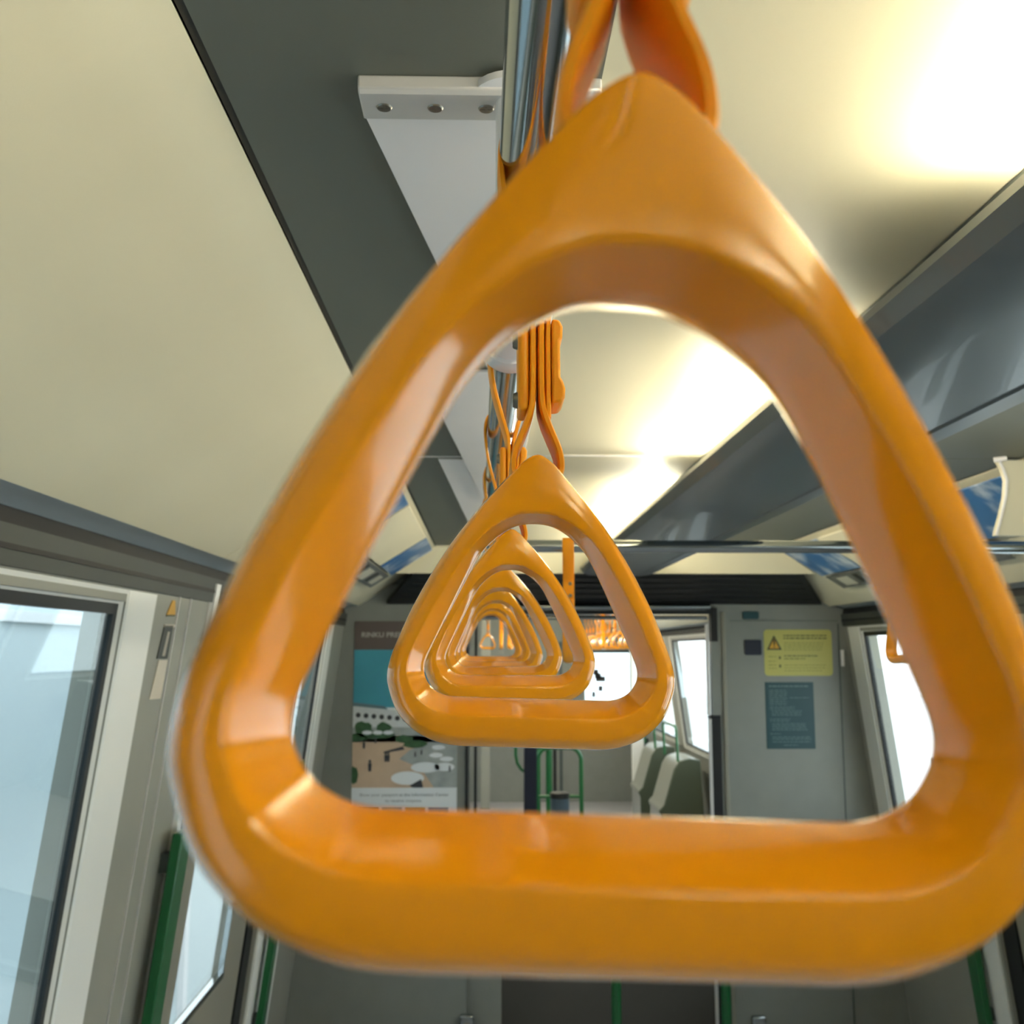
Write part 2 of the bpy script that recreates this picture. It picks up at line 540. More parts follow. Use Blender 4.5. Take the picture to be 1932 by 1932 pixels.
# header bars over the opening
for k, (py, py2) in enumerate(((1138, 1151), (1160, 1168))):
    z0, z1 = at(0, py2, YB).z, at(0, py, YB).z
    m2 = MB(); m2.tube([(OX0 - .03, YB - .03 + .06 * k, (z0 + z1) / 2), (OX1 - .01, YB - .03 + .06 * k, (z0 + z1) / 2)], (z1 - z0) / 2, 20)
    tag(m2.build('header_bar', 'chrome'), ['upper shiny horizontal bar across the top of the gangway opening', 'lower thin shiny horizontal bar across the top of the gangway opening'][k], 'bar')
mb = MB(); z = at(0, 1155, YB).z
mb.box(OX0, OX1, YB - .01, YB + .05, z - .006, z + .012); struct(mb.build('trim_11', 'black'))

# yellow warning sticker
def rrect(x0, x1, z0, z1, r, Y, n=5):
    pts = []
    for cx_, cz_, a0 in ((x1 - r, z1 - r, 0), (x0 + r, z1 - r, 90), (x0 + r, z0 + r, 180), (x1 - r, z0 + r, 270)):
        for k in range(n + 1):
            a_ = math.radians(a0 + 90 * k / n); pts.append((cx_ + r * math.cos(a_), Y, cz_ + r * math.sin(a_)))
    return pts


def bars(mb, x0, x1, zs, h, Y, rag=.85, gap=.12):
    for z in zs:
        x = x0; e = x0 + (x1 - x0) * (rag + (1 - rag) * random.random())
        while x < e:
            wd = random.uniform(.008, .022); mb.box(x, min(x + wd, e), Y - .0004, Y, z, z + h); x += wd + .004


A = at(1443, 1275, YB); B = at(1568, 1188, YB); YS = YB - .002
st = empty('warning_sticker', ((A.x + B.x) / 2, YS, (A.z + B.z) / 2), 'yellow rounded warning sticker with a triangle sign on the grey bulkhead', 'sticker')
org = Vector(st.location)
def shift(o, org=org):
    o.location = -org; return o
mb = MB(); mb.prism(rrect(A.x, B.x, A.z, B.z, .016, YS), (0, .0018, 0)); shift(mb.build('sticker_sheet', 'yellow', st))
W_, H_ = B.x - A.x, B.z - A.z
def sp(u, v, d=.0006): return (A.x + u * W_, YS - d, A.z + v * H_)
tri = MB(); tri.prism([sp(.04, .56), sp(.26, .56), sp(.15, .88)], (0, .0006, 0)); tro = shift(tri.build('warning_triangle', 'ink', st))
tri = MB(); tri.prism([sp(.075, .59, .001), sp(.225, .59, .001), sp(.15, .81, .001)], (0, .0004, 0)); shift(tri.build('triangle_fill', 'yellowtri', tro), Vector((0, 0, 0)))
tri = MB(); tri.prism([sp(.14, .66, .0014), sp(.16, .66, .0014), sp(.163, .78, .0014), sp(.137, .78, .0014)], (0, .0004, 0)); tri.prism([sp(.14, .61, .0014), sp(.16, .61, .0014), sp(.16, .64, .0014), sp(.14, .64, .0014)], (0, .0004, 0))
shift(tri.build('exclamation_mark', 'ink', tro), Vector((0, 0, 0)))
mb = MB(); mb.use('ink')
bars(mb, A.x + .29 * W_, A.x + .93 * W_, [A.z + v * H_ for v in (.86, .80)], .0045, YS, 1)
mb.use('inklight'); bars(mb, A.x + .29 * W_, A.x + .88 * W_, [A.z + v * H_ for v in (.70, .65, .60, .55)], .004, YS, .95)
mb.use('ink'); bars(mb, A.x + .29 * W_, A.x + .78 * W_, [A.z + .42 * H_], .004, YS, 1); bars(mb, A.x + .29 * W_, A.x + .6 * W_, [A.z + .36 * H_], .003, YS, 1)
mb.use('inklight'); bars(mb, A.x + .29 * W_, A.x + .9 * W_, [A.z + v * H_ for v in (.22, .16, .10)], .004, YS, .9)
bars(mb, A.x + .06 * W_, A.x + .18 * W_, [A.z + v * H_ for v in (.40, .30, .22, .15)], .005, YS, .9)
mb.use('ink')
for v in (.36, .18): mb.box(A.x + .215 * W_, A.x + .24 * W_, YS - .0004, YS, A.z + v * H_, A.z + (v + .06) * H_)
shift(mb.build('printed_text', None, st))

# teal notice
A2 = at(1447, 1413, YB); B2 = at(1534, 1287, YB)
nt_ = empty('notice_board', ((A2.x + B2.x) / 2, YS, (A2.z + B2.z) / 2), 'dark teal notice with rows of pale print below the yellow sticker', 'notice')
org2 = Vector(nt_.location)
mb = MB(); mb.box(A2.x, B2.x, YS, YS + .0018, A2.z, B2.z); shift(mb.build('notice_plate', 'teal', nt_, bevel=.0005), org2)
W2, H2 = B2.x - A2.x, B2.z - A2.z
mb = MB()
def tb(u0, u1, vs, h=.0028): bars(mb, A2.x + u0 * W2, A2.x + u1 * W2, [A2.z + v * H2 for v in vs], h, YS, .95)
tb(.08, .92, (.93,), .005); tb(.08, .45, (.87, .84, .81, .78, .75, .72, .69, .66)); tb(.5, .9, (.76,))
tb(.08, .6, (.62, .59)); tb(.12, .75, (.56, .53, .50)); tb(.08, .5, (.44, .41)); tb(.12, .85, (.37, .34, .31, .28))
tb(.08, .3, (.22,)); tb(.12, .92, (.17, .14, .10)); tb(.35, .65, (.05,))
shift(mb.build('printed_text', 'tealtext', nt_), org2)
# small navy plates on the bulkhead
for (x0, y0, x1, y1, lab) in ((1405, 1236, 1436, 1207, 'small square navy plate left of the yellow sticker'), (1401, 1168, 1431, 1154, 'small dark rectangular plate high on the bulkhead above the yellow sticker')):
    a_, b_ = at(x0, y0, YB), at(x1, y1, YB); mb = MB(); mb.prism(rrect(a_.x, b_.x, a_.z, b_.z, .008, YB - .006), (0, .0055, 0))
    tag(mb.build('switch_plate', 'navy' if y0 > 1200 else 'teal', bevel=.001), lab, 'plate')
a_, b_ = at(1586, 1257, YB), at(1590, 1226, YB)
mb = MB(); mb.box(a_.x, b_.x + .002, YB - .012, YB - .0005, a_.z, b_.z); tag(mb.build('hinge', 'satin', bevel=.002), 'thin bright vertical hinge on the bulkhead right of the yellow sticker', 'hinge')
for (x, y) in ((1373, 1406),):
    a_ = at(x, y, YB - .016); mb = MB(); mb.cyl(a_, (0, 1, 0), .007, .0015, 16); mb.cyl(a_ + Vector((0, -.004, 0)), (0, 1, 0), .004, .004, 12)
    tag(mb.build('wall_stud', 'screw'), 'tiny steel stud on the trim right of the gangway opening', 'stud')
for (x0, y0, x1, lab) in ((868, 1917, 893, 'small chrome latch at the foot of the bulkhead left of the gangway'), (1420, 1919, 1446, 'small chrome latch at the foot of the bulkhead right of the gangway')):
    a_ = at(x0, y0, YB - .03); b_ = at(x1, y0, YB - .03)
    r_ = empty('door_latch', ((a_.x + b_.x) / 2, YB, a_.z - .06), lab, 'latch')
    w2 = (b_.x - a_.x) / 2
    m2 = MB(); m2.box(-w2, w2, -.03, -.0005, -.06, .06); m2.build('latch_case', 'chrome', r_, bevel=.006, seg=3)
    m2 = MB(); m2.box(-w2 * .5, w2 * .5, -.04, -.0295, -.03, .03); m2.build('thumb_turn', 'screw', r_, bevel=.003)

# ------------------------------------------------------------------ poster
PA = at(666, 1600, YB - .004); PB = at(863, 1171, YB - .004); PY = YB - .004
px0, px1 = at(666, 1350, PY).x, at(863, 1350, PY).x
def pz(y): return at(760, y, PY).z
po = empty('wall_poster', ((px0 + px1) / 2, PY, pz(1400)), 'tall travel poster with teal sky and plaza photo on the left of the bulkhead', 'poster')
o0 = -Vector(po.location)
PW = px1 - px0
def pu(u): return px0 + u * PW
def flat(mb, pts, d): mb.prism([(pu(u), PY - d, pz(y)) for u, y in pts], (0, .0003, 0))
def rect(mb, u0, u1, y0, y1, d): flat(mb, [(u0, y1), (u1, y1), (u1, y0), (u0, y0)], d)
mb = MB(); mb.box(px0, px1, PY - .0005, PY + .0035, pz(1660), pz(1172)); o = mb.build('poster_board', 'paper', po); o.location = o0
mb = MB(); mb.use('brown'); rect(mb, 0, 1, 1172, 1226, .001); o = mb.build('header_band', None, po); o.location = o0
mb = MB(); mb.use('sky'); rect(mb, 0, 1, 1226, 1335, .001)
mb.use('roof'); flat(mb, [(0, 1325), (.3, 1332), (.34, 1340), (1, 1352), (1, 1360), (0, 1345)], .0014)
mb.use('bldg'); flat(mb, [(0, 1332), (.3, 1338), (1, 1352), (1, 1372), (.5, 1372), (0, 1372)], .0018)
mb.use('stone'); rect(mb, 0, 1, 1366, 1400, .0012)
mb.use('plaza'); rect(mb, 0, 1, 1388, 1486, .0012)
mb.use('stone'); flat(mb, [(.72, 1400), (1, 1400), (1, 1486), (.78, 1486), (.66, 1450), (.45, 1432), (.55, 1415)], .0016)
mb.use('figure')
for k in range(9):
    u = .05 + k * .075; cz = 1349 + 3 * k * .4; flat(mb, [(u - .025 + .025 - .025 * math.cos(q * PI / 4), cz - 5 * math.sin(q * PI / 4)) for q in range(8)], .0022)
mb.use('tree')
def blob(u, y, ru, ry, d, n=14, j=.25):
    flat(mb, [(min(1, max(0, u + ru * math.cos(2 * PI * k / n) * random.uniform(1 - j, 1))), y - ry * math.sin(2 * PI * k / n) * random.uniform(1 - j, 1)) for k in range(n)], d)
blob(.10, 1374, .10, 14, .0024); blob(.30, 1373, .08, 12, .0024); blob(.22, 1386, .2, 8, .0026); blob(.03, 1391, .12, 9, .0026); blob(.5, 1395, .1, 9, .0024); blob(.6, 1404, .14, 8, .0026); blob(.02, 1462, .05, 18, .0026)
mb.use('paper')
for u in (.14, .24, .34): blob(u, 1382, .05, 4, .003, j=.05)
blob(.53, 1468, .16, 13, .003, 20, .02); blob(.70, 1448, .14, 10, .0028, 20, .02); blob(.88, 1447, .1, 8, .0028, 20, .05)
for (u, y) in ((.8, 1425), (.9, 1432), (.82, 1410)): blob(u, y, .07, 5, .0022, 10, .1)
mb.use('figure')
def person(u, y, s=1.0):
    flat(mb, [(u - .012 * s, y), (u + .012 * s, y), (u + .016 * s, y - 14 * s), (u - .016 * s, y - 14 * s)], .0032); blob(u, y - 17 * s, .012 * s, 3 * s, .0032, 8, 0)
person(.17, 1455, 1.1); person(.11, 1412, .8); person(.32, 1437, .9); person(.345, 1437, .9); person(.22, 1402, .6); person(.6, 1428, .5); person(.66, 1424, .5); person(.93, 1456, .6)
flat(mb, [(.55, 1482), (.66, 1470), (.68, 1486), (.58, 1486)], .0032); flat(mb, [(.3, 1418), (.48, 1408), (.5, 1414), (.3, 1421)], .003)
o = mb.build('plaza_photo', None, po); o.location = o0
t_ = text('RINKU PREMIUM OUTLETS', .030, 'lett', 'title_lettering', po, (pu(.065), PY - .0014, pz(1202)), (1, 0, 0), (0, 0, 1), bold=.0008, width=PW * .87); t_.location = o0
t_ = text('Show your passport at the Information Center', .017, 'grey_t', 'offer_lettering', po, (pu(.075), PY - .0012, pz(1502)), (1, 0, 0), (0, 0, 1), bold=.0004, width=PW * .85); t_.location = o0
t_ = text('to receive coupons.', .017, 'grey_t', 'offer_lettering', po, (pu(.32), PY - .0012, pz(1513)), (1, 0, 0), (0, 0, 1), bold=.0004, width=PW * .35); t_.location = o0
mb = MB()
for k, mm in enumerate(('figure', 'sky', 'ochre', 'blue')):
    u = .07 + k * .22; mb.use(mm); rect(mb, u, u + .19, 1524, 1552, .001)
    if k in (0, 2): mb.use('red'); rect(mb, u + .14, u + .19, 1528, 1552, .0014)
    if k in (1, 3): mb.use('bldg'); rect(mb, u, u + .19, 1538, 1552, .0014)
o = mb.build('thumbnail_pictures', None, po); o.location = o0

# ------------------------------------------------------------------ side wall fittings
def spanel(mb, side, y0, y1, z0, z1, d0, d1): swall(mb, side, y0, y1, z0, z1, d0, d1)


def window(n, side, y0, y1, z0, z1, tint='glass'):
    r_ = empty('window_%d' % n, (sx(side, z0), (y0 + y1) / 2, z0)); struct(r_)
    off = -Vector(r_.location)
    m2 = MB(); g = .022; d0, d1 = .010, .024
    for (a, b, c, d) in ((y0, y0 + g, z0, z1), (y1 - g, y1, z0, z1), (y0 + g, y1 - g, z0, z0 + g), (y0 + g, y1 - g, z1 - g, z1)):
        spanel(m2, side, a, b, c, d, d0, d1)
    o = m2.build('rubber_seal', 'black', r_); o.location = off
    m2 = MB(); spanel(m2, side, y0 + g, y1 - g, z0 + g, z1 - g, .014, .018); o = m2.build('window_glass', tint, r_); o.location = off
    m2 = MB()   # white surround lining the reveal, splayed
    s = side
    def q(y, z, d): return (sx(s, z, d), y, z)
    e = .155 if y1 < 3 else .14
    SP = .004
    if y1 > 5: e = .03
    # far jamb
    m2.hexa([q(y1 - .004, z0, .010), q(y1 - .004, z1, .010), q(y1 + SP, z1 + .02, -.004), q(y1 + SP, z0 - .02, -.004)],
            [q(y1 + .02, z0, .05), q(y1 + .02, z1, .05), q(y1 + SP + .02, z1 + .02, .02), q(y1 + SP + .02, z0 - .02, .02)])
    m2.hexa([q(y1 + SP, z0 - .02, -.004), q(y1 + SP, z1 + .02, -.004), q(y1 + e, z1 + .02, -.003), q(y1 + e, z0 - .02, -.003)],
            [q(y1 + SP, z0 - .02, .004), q(y1 + SP, z1 + .02, .004), q(y1 + e, z1 + .02, .004), q(y1 + e, z0 - .02, .004)])
    # near jamb, head, sill
    m2.hexa([q(y0 + .004, z0, .010), q(y0 + .004, z1, .010), q(y0 - .04, z1 + .02, -.004), q(y0 - .04, z0 - .02, -.004)],
            [q(y0 - .01, z0, .05), q(y0 - .01, z1, .05), q(y0 - .05, z1 + .02, .01), q(y0 - .05, z0 - .02, .01)])
    for (za, zb) in ((z0 + .004, z0 - .02), (z1 - .004, z1 + .02)):
        m2.hexa([q(y0 - .04, zb, -.004), q(y1 + SP, zb, -.004), q(y1, za, .010), q(y0, za, .010)],
                [q(y0 - .04, zb, .004), q(y1 + SP, zb, .004), q(y1, za - .004 * (1 if za > zb else -1), .06), q(y0, za - .004 * (1 if za > zb else -1), .05)])
    o = m2.build('window_frame', 'white', r_, smooth=8); o.location = off
    return r_


window(1, LEFT, .15, 1.818, ZW0, ZW1, 'glasst')
window(2, LEFT, 3.66, 4.14, ZW0, ZW1, 'glasst')
window(3, RIGHT, -.5, 1.80, ZW0, ZW1)
window(4, RIGHT, 3.66, 4.41, ZW0, ZW1)
window(5, LEFT, -2.1, -.9, ZW0, ZW1, 'glasst')
window(6, RIGHT, -2.1, -.9, ZW0, ZW1)
k = 7
for s in (LEFT, RIGHT):
    for (a, b, c, d) in N_open:
        window(k, s, a, b, c, d, 'glasst' if s < 0 else 'glass'); k += 1


def door(n, side):
    r_ = empty('door_%d' % n, (sx(side, ZF), 3.01, ZF)); struct(r_); off = -Vector(r_.location)
    y0, y1 = 2.42, 3.60
    gy0, gy1, gz0, gz1 = 2.70, 3.24, -.96, .0
    m2 = MB()
    for (a, b, c, d) in ((y0, gy0, ZF, .06), (gy1, y1 - .10, ZF, .06), (gy0, gy1, ZF, gz0), (gy0, gy1, gz1, .06)):
        spanel(m2, side, a, b, c, d, .02, .05)
    o = m2.build('door_leaf', 'pillar', r_); o.location = off
    m2 = MB(); spanel(m2, side, gy0, gy1, gz0, gz1, .032, .036); o = m2.build('door_glass', 'glass', r_); o.location = off
    m2 = MB(); spanel(m2, side, gy0, gy1, gz0, gz0 + .02, .014, .031); spanel(m2, side, gy1 - .008, gy1, gz0, gz1, .016, .031); o = m2.build('glass_bead', 'chrome', r_); o.location = off
    m2 = MB()
    for (a, b) in ((y0 + .005, y0 + .025), (y0 + .075, y0 + .095), (y1 - .10, y1 - .0)):
        spanel(m2, side, a, b, ZF, .058, .012, .05)
    o = m2.build('door_seal', 'black', r_); o.location = off


door(1, LEFT); door(2, RIGHT)
for s in (LEFT, RIGHT):
    # header strip under the cove, the shadow of its recess put into the dark colour
    mb = MB(); spanel(mb, s, Y0, YB, ZW1 + .024, .162, -.006, .0); struct(mb.build('trim_12', 'header'))
    mb = MB(); spanel(mb, s, 3.62, 3.86 if s > 0 else 4.08, ZF, ZW0 - .05, -.006, 0); struct(mb.build('trim_13', 'white'))
    for (y0_, lab) in ((2.285, 'near'), (3.72, 'far')):
        mb = MB(); spanel(mb, s, y0_, y0_ + .075, ZF + .3, -.385, -.045, -.022)
        root = empty('door_grab_rail', (sx(s, -.385), y0_, ZF + .3), 'flat green vertical grab rail %s the %s side door' % ('before' if lab == 'near' else 'just beyond', 'left' if s < 0 else 'right'), 'grab rail', 'flat green rails beside the doors')
        o = mb.build('rail_plate', 'green', root, bevel=.003); o.location = -Vector(root.location)
        for z in (-.45, -1.25):
            mb = MB(); spanel(mb, s, y0_ + .02, y0_ + .055, z - .02, z + .02, -.023, .0)
            o = mb.build('rail_standoff', 'bulkdark', root); o.location = -Vector(root.location)
    mb = MB()
    for y in (2.12, 2.20, 2.345): spanel(mb, s, y, y + .004, ZF, .15, -.003, .0)
    struct(mb.build('trim_14', 'brushed'))
    mb = MB(); spanel(mb, s, 2.36, 2.395, ZF, .15, -.010, .0); struct(mb.build('trim_15', 'white'))

# stickers on the left pillar
YP = 2.04
def on_left(px, py):   # y along the left wall for a photo point
    for i in range(40):
        pass
def lw(px, py, d=-.002):   # meet the leaning left wall
    lo, hi = .5, 4.6
    for _ in range(50):
        m_ = (lo + hi) / 2; p = at(px, py, m_)
        if p.x > sx(-1, p.z, d): lo = m_
        else: hi = m_
    return at(px, py, lo)
def lquad(mb, pxs, t=.0012):
    P = [lw(*p) for p in pxs]; mb.prism([tuple(p) for p in P], (-t, 0, 0))
def wall_sticker(name, parts, lab, cat):
    c = lw(*parts[0][2][0]); r_ = empty(name, c, lab, cat)
    for (nm, m_, pxs) in parts:
        mb = MB(); lquad(mb, pxs); o = mb.build(nm, m_, r_); o.location = -Vector(c)
wall_sticker('hazard_sticker', [('sticker_triangle', 'yellowtri', [(315, 1160), (331, 1160), (331, 1133), (326, 1133)]), ('sticker_base', 'ink', [(314, 1163), (330, 1163), (331, 1160), (315, 1160)])], 'small yellow triangular sticker high on the grey pillar left of the big ring', 'sticker')
wall_sticker('pillar_sticker', [('sticker_sheet', 'header', [(296, 1243), (316, 1243), (327, 1180), (311, 1180)]), ('sticker_cap', 'label', [(310, 1184), (331, 1184), (332, 1178), (311, 1178)]), ('sticker_mark', 'label', [(306, 1238), (312, 1238), (321, 1192), (317, 1192)])], 'dark grey strip sticker with pale marks on the pillar below the yellow triangle', 'sticker')
wall_sticker('paper_label', [('label_sheet', 'label', [(282, 1320), (303, 1318), (317, 1245), (300, 1245)])], 'pale pinkish strip label lowest on the grey pillar', 'label')

# adverts on the cream slope
def slp(t, Y, d, side=-1):
    x = -.205 - .355 * t; z = .418 - .221 * t - d
    return (x if side < 0 else 2 * CX - x, Y, z)
def slope_card(side, name, t0, t1, ya, yb_, m_, lab, cat, blocks=()):
    c = slp(t0, ya, .016, side); r_ = empty(name, c, lab, cat); off = -Vector(c)
    mb = MB(); mb.hexa([slp(t0, ya, .012, side), slp(t1, ya, .012, side), slp(t1, yb_, .012, side), slp(t0, yb_, .012, side)],
                       [slp(t0, ya, .016, side), slp(t1, ya, .016, side), slp(t1, yb_, .016, side), slp(t0, yb_, .016, side)])
    o = mb.build('card_sheet', m_, r_); o.location = off
    for (bt0, bt1, bya, byb, bm_) in blocks:
        mb = MB(); mb.hexa([slp(bt0, bya, .0155, side), slp(bt1, bya, .0155, side), slp(bt1, byb, .0155, side), slp(bt0, byb, .0155, side)],
                           [slp(bt0, bya, .0175, side), slp(bt1, bya, .0175, side), slp(bt1, byb, .0175, side), slp(bt0, byb, .0175, side)])
        o = mb.build('printed_block', bm_, r_); o.location = off
for s, sd in ((-1, 'left'), (1, 'right')):
    slope_card(s, 'advert_card', .02, .47, 2.32, 2.82, 'adblue', 'blue cloudy sky advert, nearer one on the %s ceiling slope' % sd, 'advert')
    slope_card(s, 'advert_card', .02, .47, 2.84, 3.66, 'beige', 'blank cream advert card between the two blue ones on the %s ceiling slope' % sd, 'advert')
    slope_card(s, 'advert_card', .02, .47, 3.68, 4.12, 'adblue', 'blue cloudy sky advert, farther one on the %s ceiling slope' % sd, 'advert')
    slope_card(s, 'advert_strip', .50, .70, 2.75, 4.1, 'adgrey', 'dark grey printed strip low on the %s ceiling slope below the blue adverts' % sd, 'advert',
               [(.52, .68, 2.86, 3.02, 'adcard'), (.52, .60, 3.12, 3.4, 'bulkdark'), (.62, .68, 3.12, 3.4, 'adcard'), (.52, .68, 3.46, 3.5, 'black'), (.54, .67, 3.55, 3.72, 'adcard'), (.53, .66, 3.8, 3.84, 'black'), (.54, .66, 3.9, 4.02, 'adcard')])

# hooked bright bracket on the right ceiling slope
mb = MB()
q1 = [(1885, 868), (1893, 884), (1900, 905), (1898, 935), (1889, 975), (1880, 1010)]
P = [at(x, y, 2.20 + .05 * i / 5) for i, (x, y) in enumerate(q1)]
rb = empty('cover_bracket', P[0], 'curved bright edged cream cover under the right ceiling slope at the photo\'s right edge', 'bracket')
mb.tube([p - P[0] for p in P], .0035, 8); mb.build('bright_edge', 'satin', rb)
mb = MB(); poly = [p - P[0] for p in P]
poly2 = [Vector((.30, .0, .0)) + p for p in (poly[-1], poly[0])]
mb.prism([tuple(p) for p in poly] + [tuple(p) for p in poly2], (0, .02, 0)); mb.build('cover_plate', 'beige', rb)
mb = MB(); mb.tube([Vector((-.012, 0, .0)), Vector((.012, -.01, .003))], .006, 10); mb.build('hook_end', 'satin', rb)
# ------------------------------------------------------------------ rails
RZ, RR = .2325, .0148
RSL = .0060         # the rail climbs and drifts a little along the car
def rail_at(y, x0=None): return Vector(((RXL if x0 is None else x0) - RSL * y, y, RZ + RSL * y))
RXL = .0236; RXR = .97
YR = 2.45
def long_rail(x, lab, y1=YR - .0):
    r_ = empty('hand_rail', rail_at(Y0), lab, 'hand rail', rot=(math.atan(RSL), 0, math.atan(RSL)))
    m2 = MB(); m2.tube([(0, 0, 0), (0, y1 - Y0, 0)], RR, 40); m2.build('rail_tube', 'chrome', r_)
    for yy in ((.757, 'a'), (-1.0, 'b')):
        y = yy[0] - Y0
        m2 = MB(); m2.tube([(0, y - .055, 0), (0, y - .055 + .004, 0), (0, y - .008, 0), (0, y - .004, 0)], [.0195, .0215, .0215, .0205], 36)
        m2.tube([(0, y - .004, 0), (0, y + .000, 0), (0, y + .020, 0), (0, y + .0225, 0)], [.0238, .0248, .0248, .0235], 36)
        m2.tube([(0, y - .028, .012), (0, y - .028, ZC - RZ - .012)], .0125, 24)
        m2.tube([(0, y - .028, ZC - RZ - .013), (0, y - .028, ZC - RZ - .0075)], .03, 28)
        m2.build('rail_collar', 'satin', r_)
    return r_
long_rail(RXL, 'polished steel hand rail overhead that the nested orange rings hang from')
r_ = empty('cross_rail', rail_at(YR), 'horizontal polished steel rail crossing the car at the far end of the hand rails', 'hand rail')
m2 = MB(); m2.tube([(0.0, 0, 0), (1.455, 0, 0)], RR, 36); m2.build('rail_tube', 'chrome', r_)
m2 = MB(); m2.tube([(0, -.036, 0), (0, .03, 0)], .0195, 28); m2.tube([(0, 0, 0), (0, 0, ZC - RZ)], .012, 20); m2.build('rail_joint', 'satin', r_)
m2 = MB(); m2.tube([(1.40, 0, 0), (1.41, 0, 0)], .03, 28); m2.build('rail_flange', 'satin', r_)

# ------------------------------------------------------------------ strap handles
O_ = [(0, 134), (5.8, 130.8), (11.6, 124.8), (21.8, 113.5), (31.5, 101.3), (40.2, 88.8), (47.4, 76.6), (55, 61.7), (61.8, 45.2), (64.4, 36.8), (65.2, 31), (64.4, 25.4), (60.4, 15.2), (53, 7.2), (44, 2.4), (34, .2), (20, 0), (0, 0)]
I_ = [(0, 101.8), (7, 101.0), (13, 98.3), (18.8, 93.8), (24.5, 87.3), (30, 77), (35, 66.6), (41, 53.7), (46.2, 42), (48.1, 37), (48.5, 33.5), (47.7, 30), (45, 26), (41, 23.4), (36.5, 22.2), (31, 22), (19, 22), (0, 22)]
# where the front ridge sits between outer (0) and inner (1) edge, half depth, at each knot
RD = [.90, .88, .85, .78, .70, .64, .60, .57, .56, .58, .60, .62, .64, .66, .66, .66, .66, .66]
HD = [15.5, 15.5, 15.5, 15.3, 15, 14.6, 14.3, 14, 14, 14, 14, 14, 14, 14, 14, 14, 14, 14]


def catmull(pts, sub, f):
    out = []
    n = len(pts)
    for i in range(n - 1):
        p0 = pts[max(0, i - 1)] if i > 0 else f(pts[1]); p1, p2 = pts[i], pts[i + 1]; p3 = pts[i + 2] if i + 2 < n else f(pts[n - 2])
        for k in range(sub):
            t = k / sub
            out.append(tuple(.5 * (2 * b + (c - a) * t + (2 * a - 5 * b + 4 * c - d) * t * t + (3 * b - a - 3 * c + d) * t ** 3) for a, b, c, d in zip(p0, p1, p2, p3)))
    out.append(tuple(pts[-1]))
    return out


def ring_mesh():
    half = [(o[0], o[1], i[0], i[1], r, h) for o, i, r, h in zip(O_, I_, RD, HD)]
    c = catmull(half, 5, lambda p: (-p[0], p[1], -p[2], p[3], p[4], p[5]))
    full = c + [(-p[0], p[1], -p[2], p[3], p[4], p[5]) for p in c[-2:0:-1]]
    secs = []
    for (ox, oz, ix, iz, rd, hd) in full:
        top = max(0., min(1., (rd - .62) / .25))   # 1 at the hood
        rdg = rd
        f = .26 * (1 - top) + .10 * top      # lower ridge position
        g = 1 - rdg
        # control polygon of one half section (s, v) front side, v negative towards the camera
        pts = [(0.0, 0.0), (0.012, -.30), (.05 * (1 - top) + .03 * top, -.58), (f * .60, -.84), (f - .03, -.945), (f, -.968), (f + .03, -.980), (f + (rdg - f) * .5, -1.0), (rdg - .045, -.998), (rdg - .012, -.985),
               (rdg + .008, -.955), (rdg + .03 * (1 - top) + .012 * top, -.91), (rdg + g * .45, -.62), (rdg + g * .75, -.36), (rdg + g * .95, -.13), (1.0, 0.0)]
        sec = [(s, v) for s, v in pts] + [(s, -v) for s, v in pts[-2:0:-1]]
        secs.append([((ox + (ix - ox) * s) / 1000, v * hd / 1000, (oz + (iz - oz) * s) / 1000) for s, v in sec])
    mb = MB(); mb.loft(secs, closed_path=True)
    return mb


def strap_path():
    # right half going up from the hub in the hood to the rail, x, z in metres above the ring foot
    R = [(0, .1180), (.0062, .1190), (.0098, .1225), (.0110, .1275), (.0098, .1350), (.0062, .1440), (.0032, .1525), (.0020, .1620), (.0020, .1960), (.0032, .2060), (.0080, .2230), (.0132, .2430), (.0162, .2640), (.0167, .2800), (.0140, .2903), (.0075, .2955), (0, .2970)]
    return R


def ribbon(path, t, w, y0=0, closed=True):
    P = [Vector((x, 0, z)) for x, z in path]; n = len(P); secs = []
    for i in range(n):
        a = P[i - 1] if (closed or i > 0) else P[i]; b = P[(i + 1) % n] if (closed or i < n - 1) else P[i]
        d = (b - a).normalized(); nn = Vector((d.z, 0, -d.x))
        q = []
        r = t * .3
        for (u, v) in ((-1, -1 + .12), (-1, 1 - .12), (-.55, 1), (.55, 1), (1, 1 - .12), (1, -1 + .12), (.55, -1), (-.55, -1)):
            p = P[i] + nn * u * t / 2; q.append((p.x, y0 + v * w / 2, p.z))
        secs.append(q)
    mb = MB(); mb.loft(secs, closed_path=closed)
    return mb


ZB = -.0450      # height of the ring foot


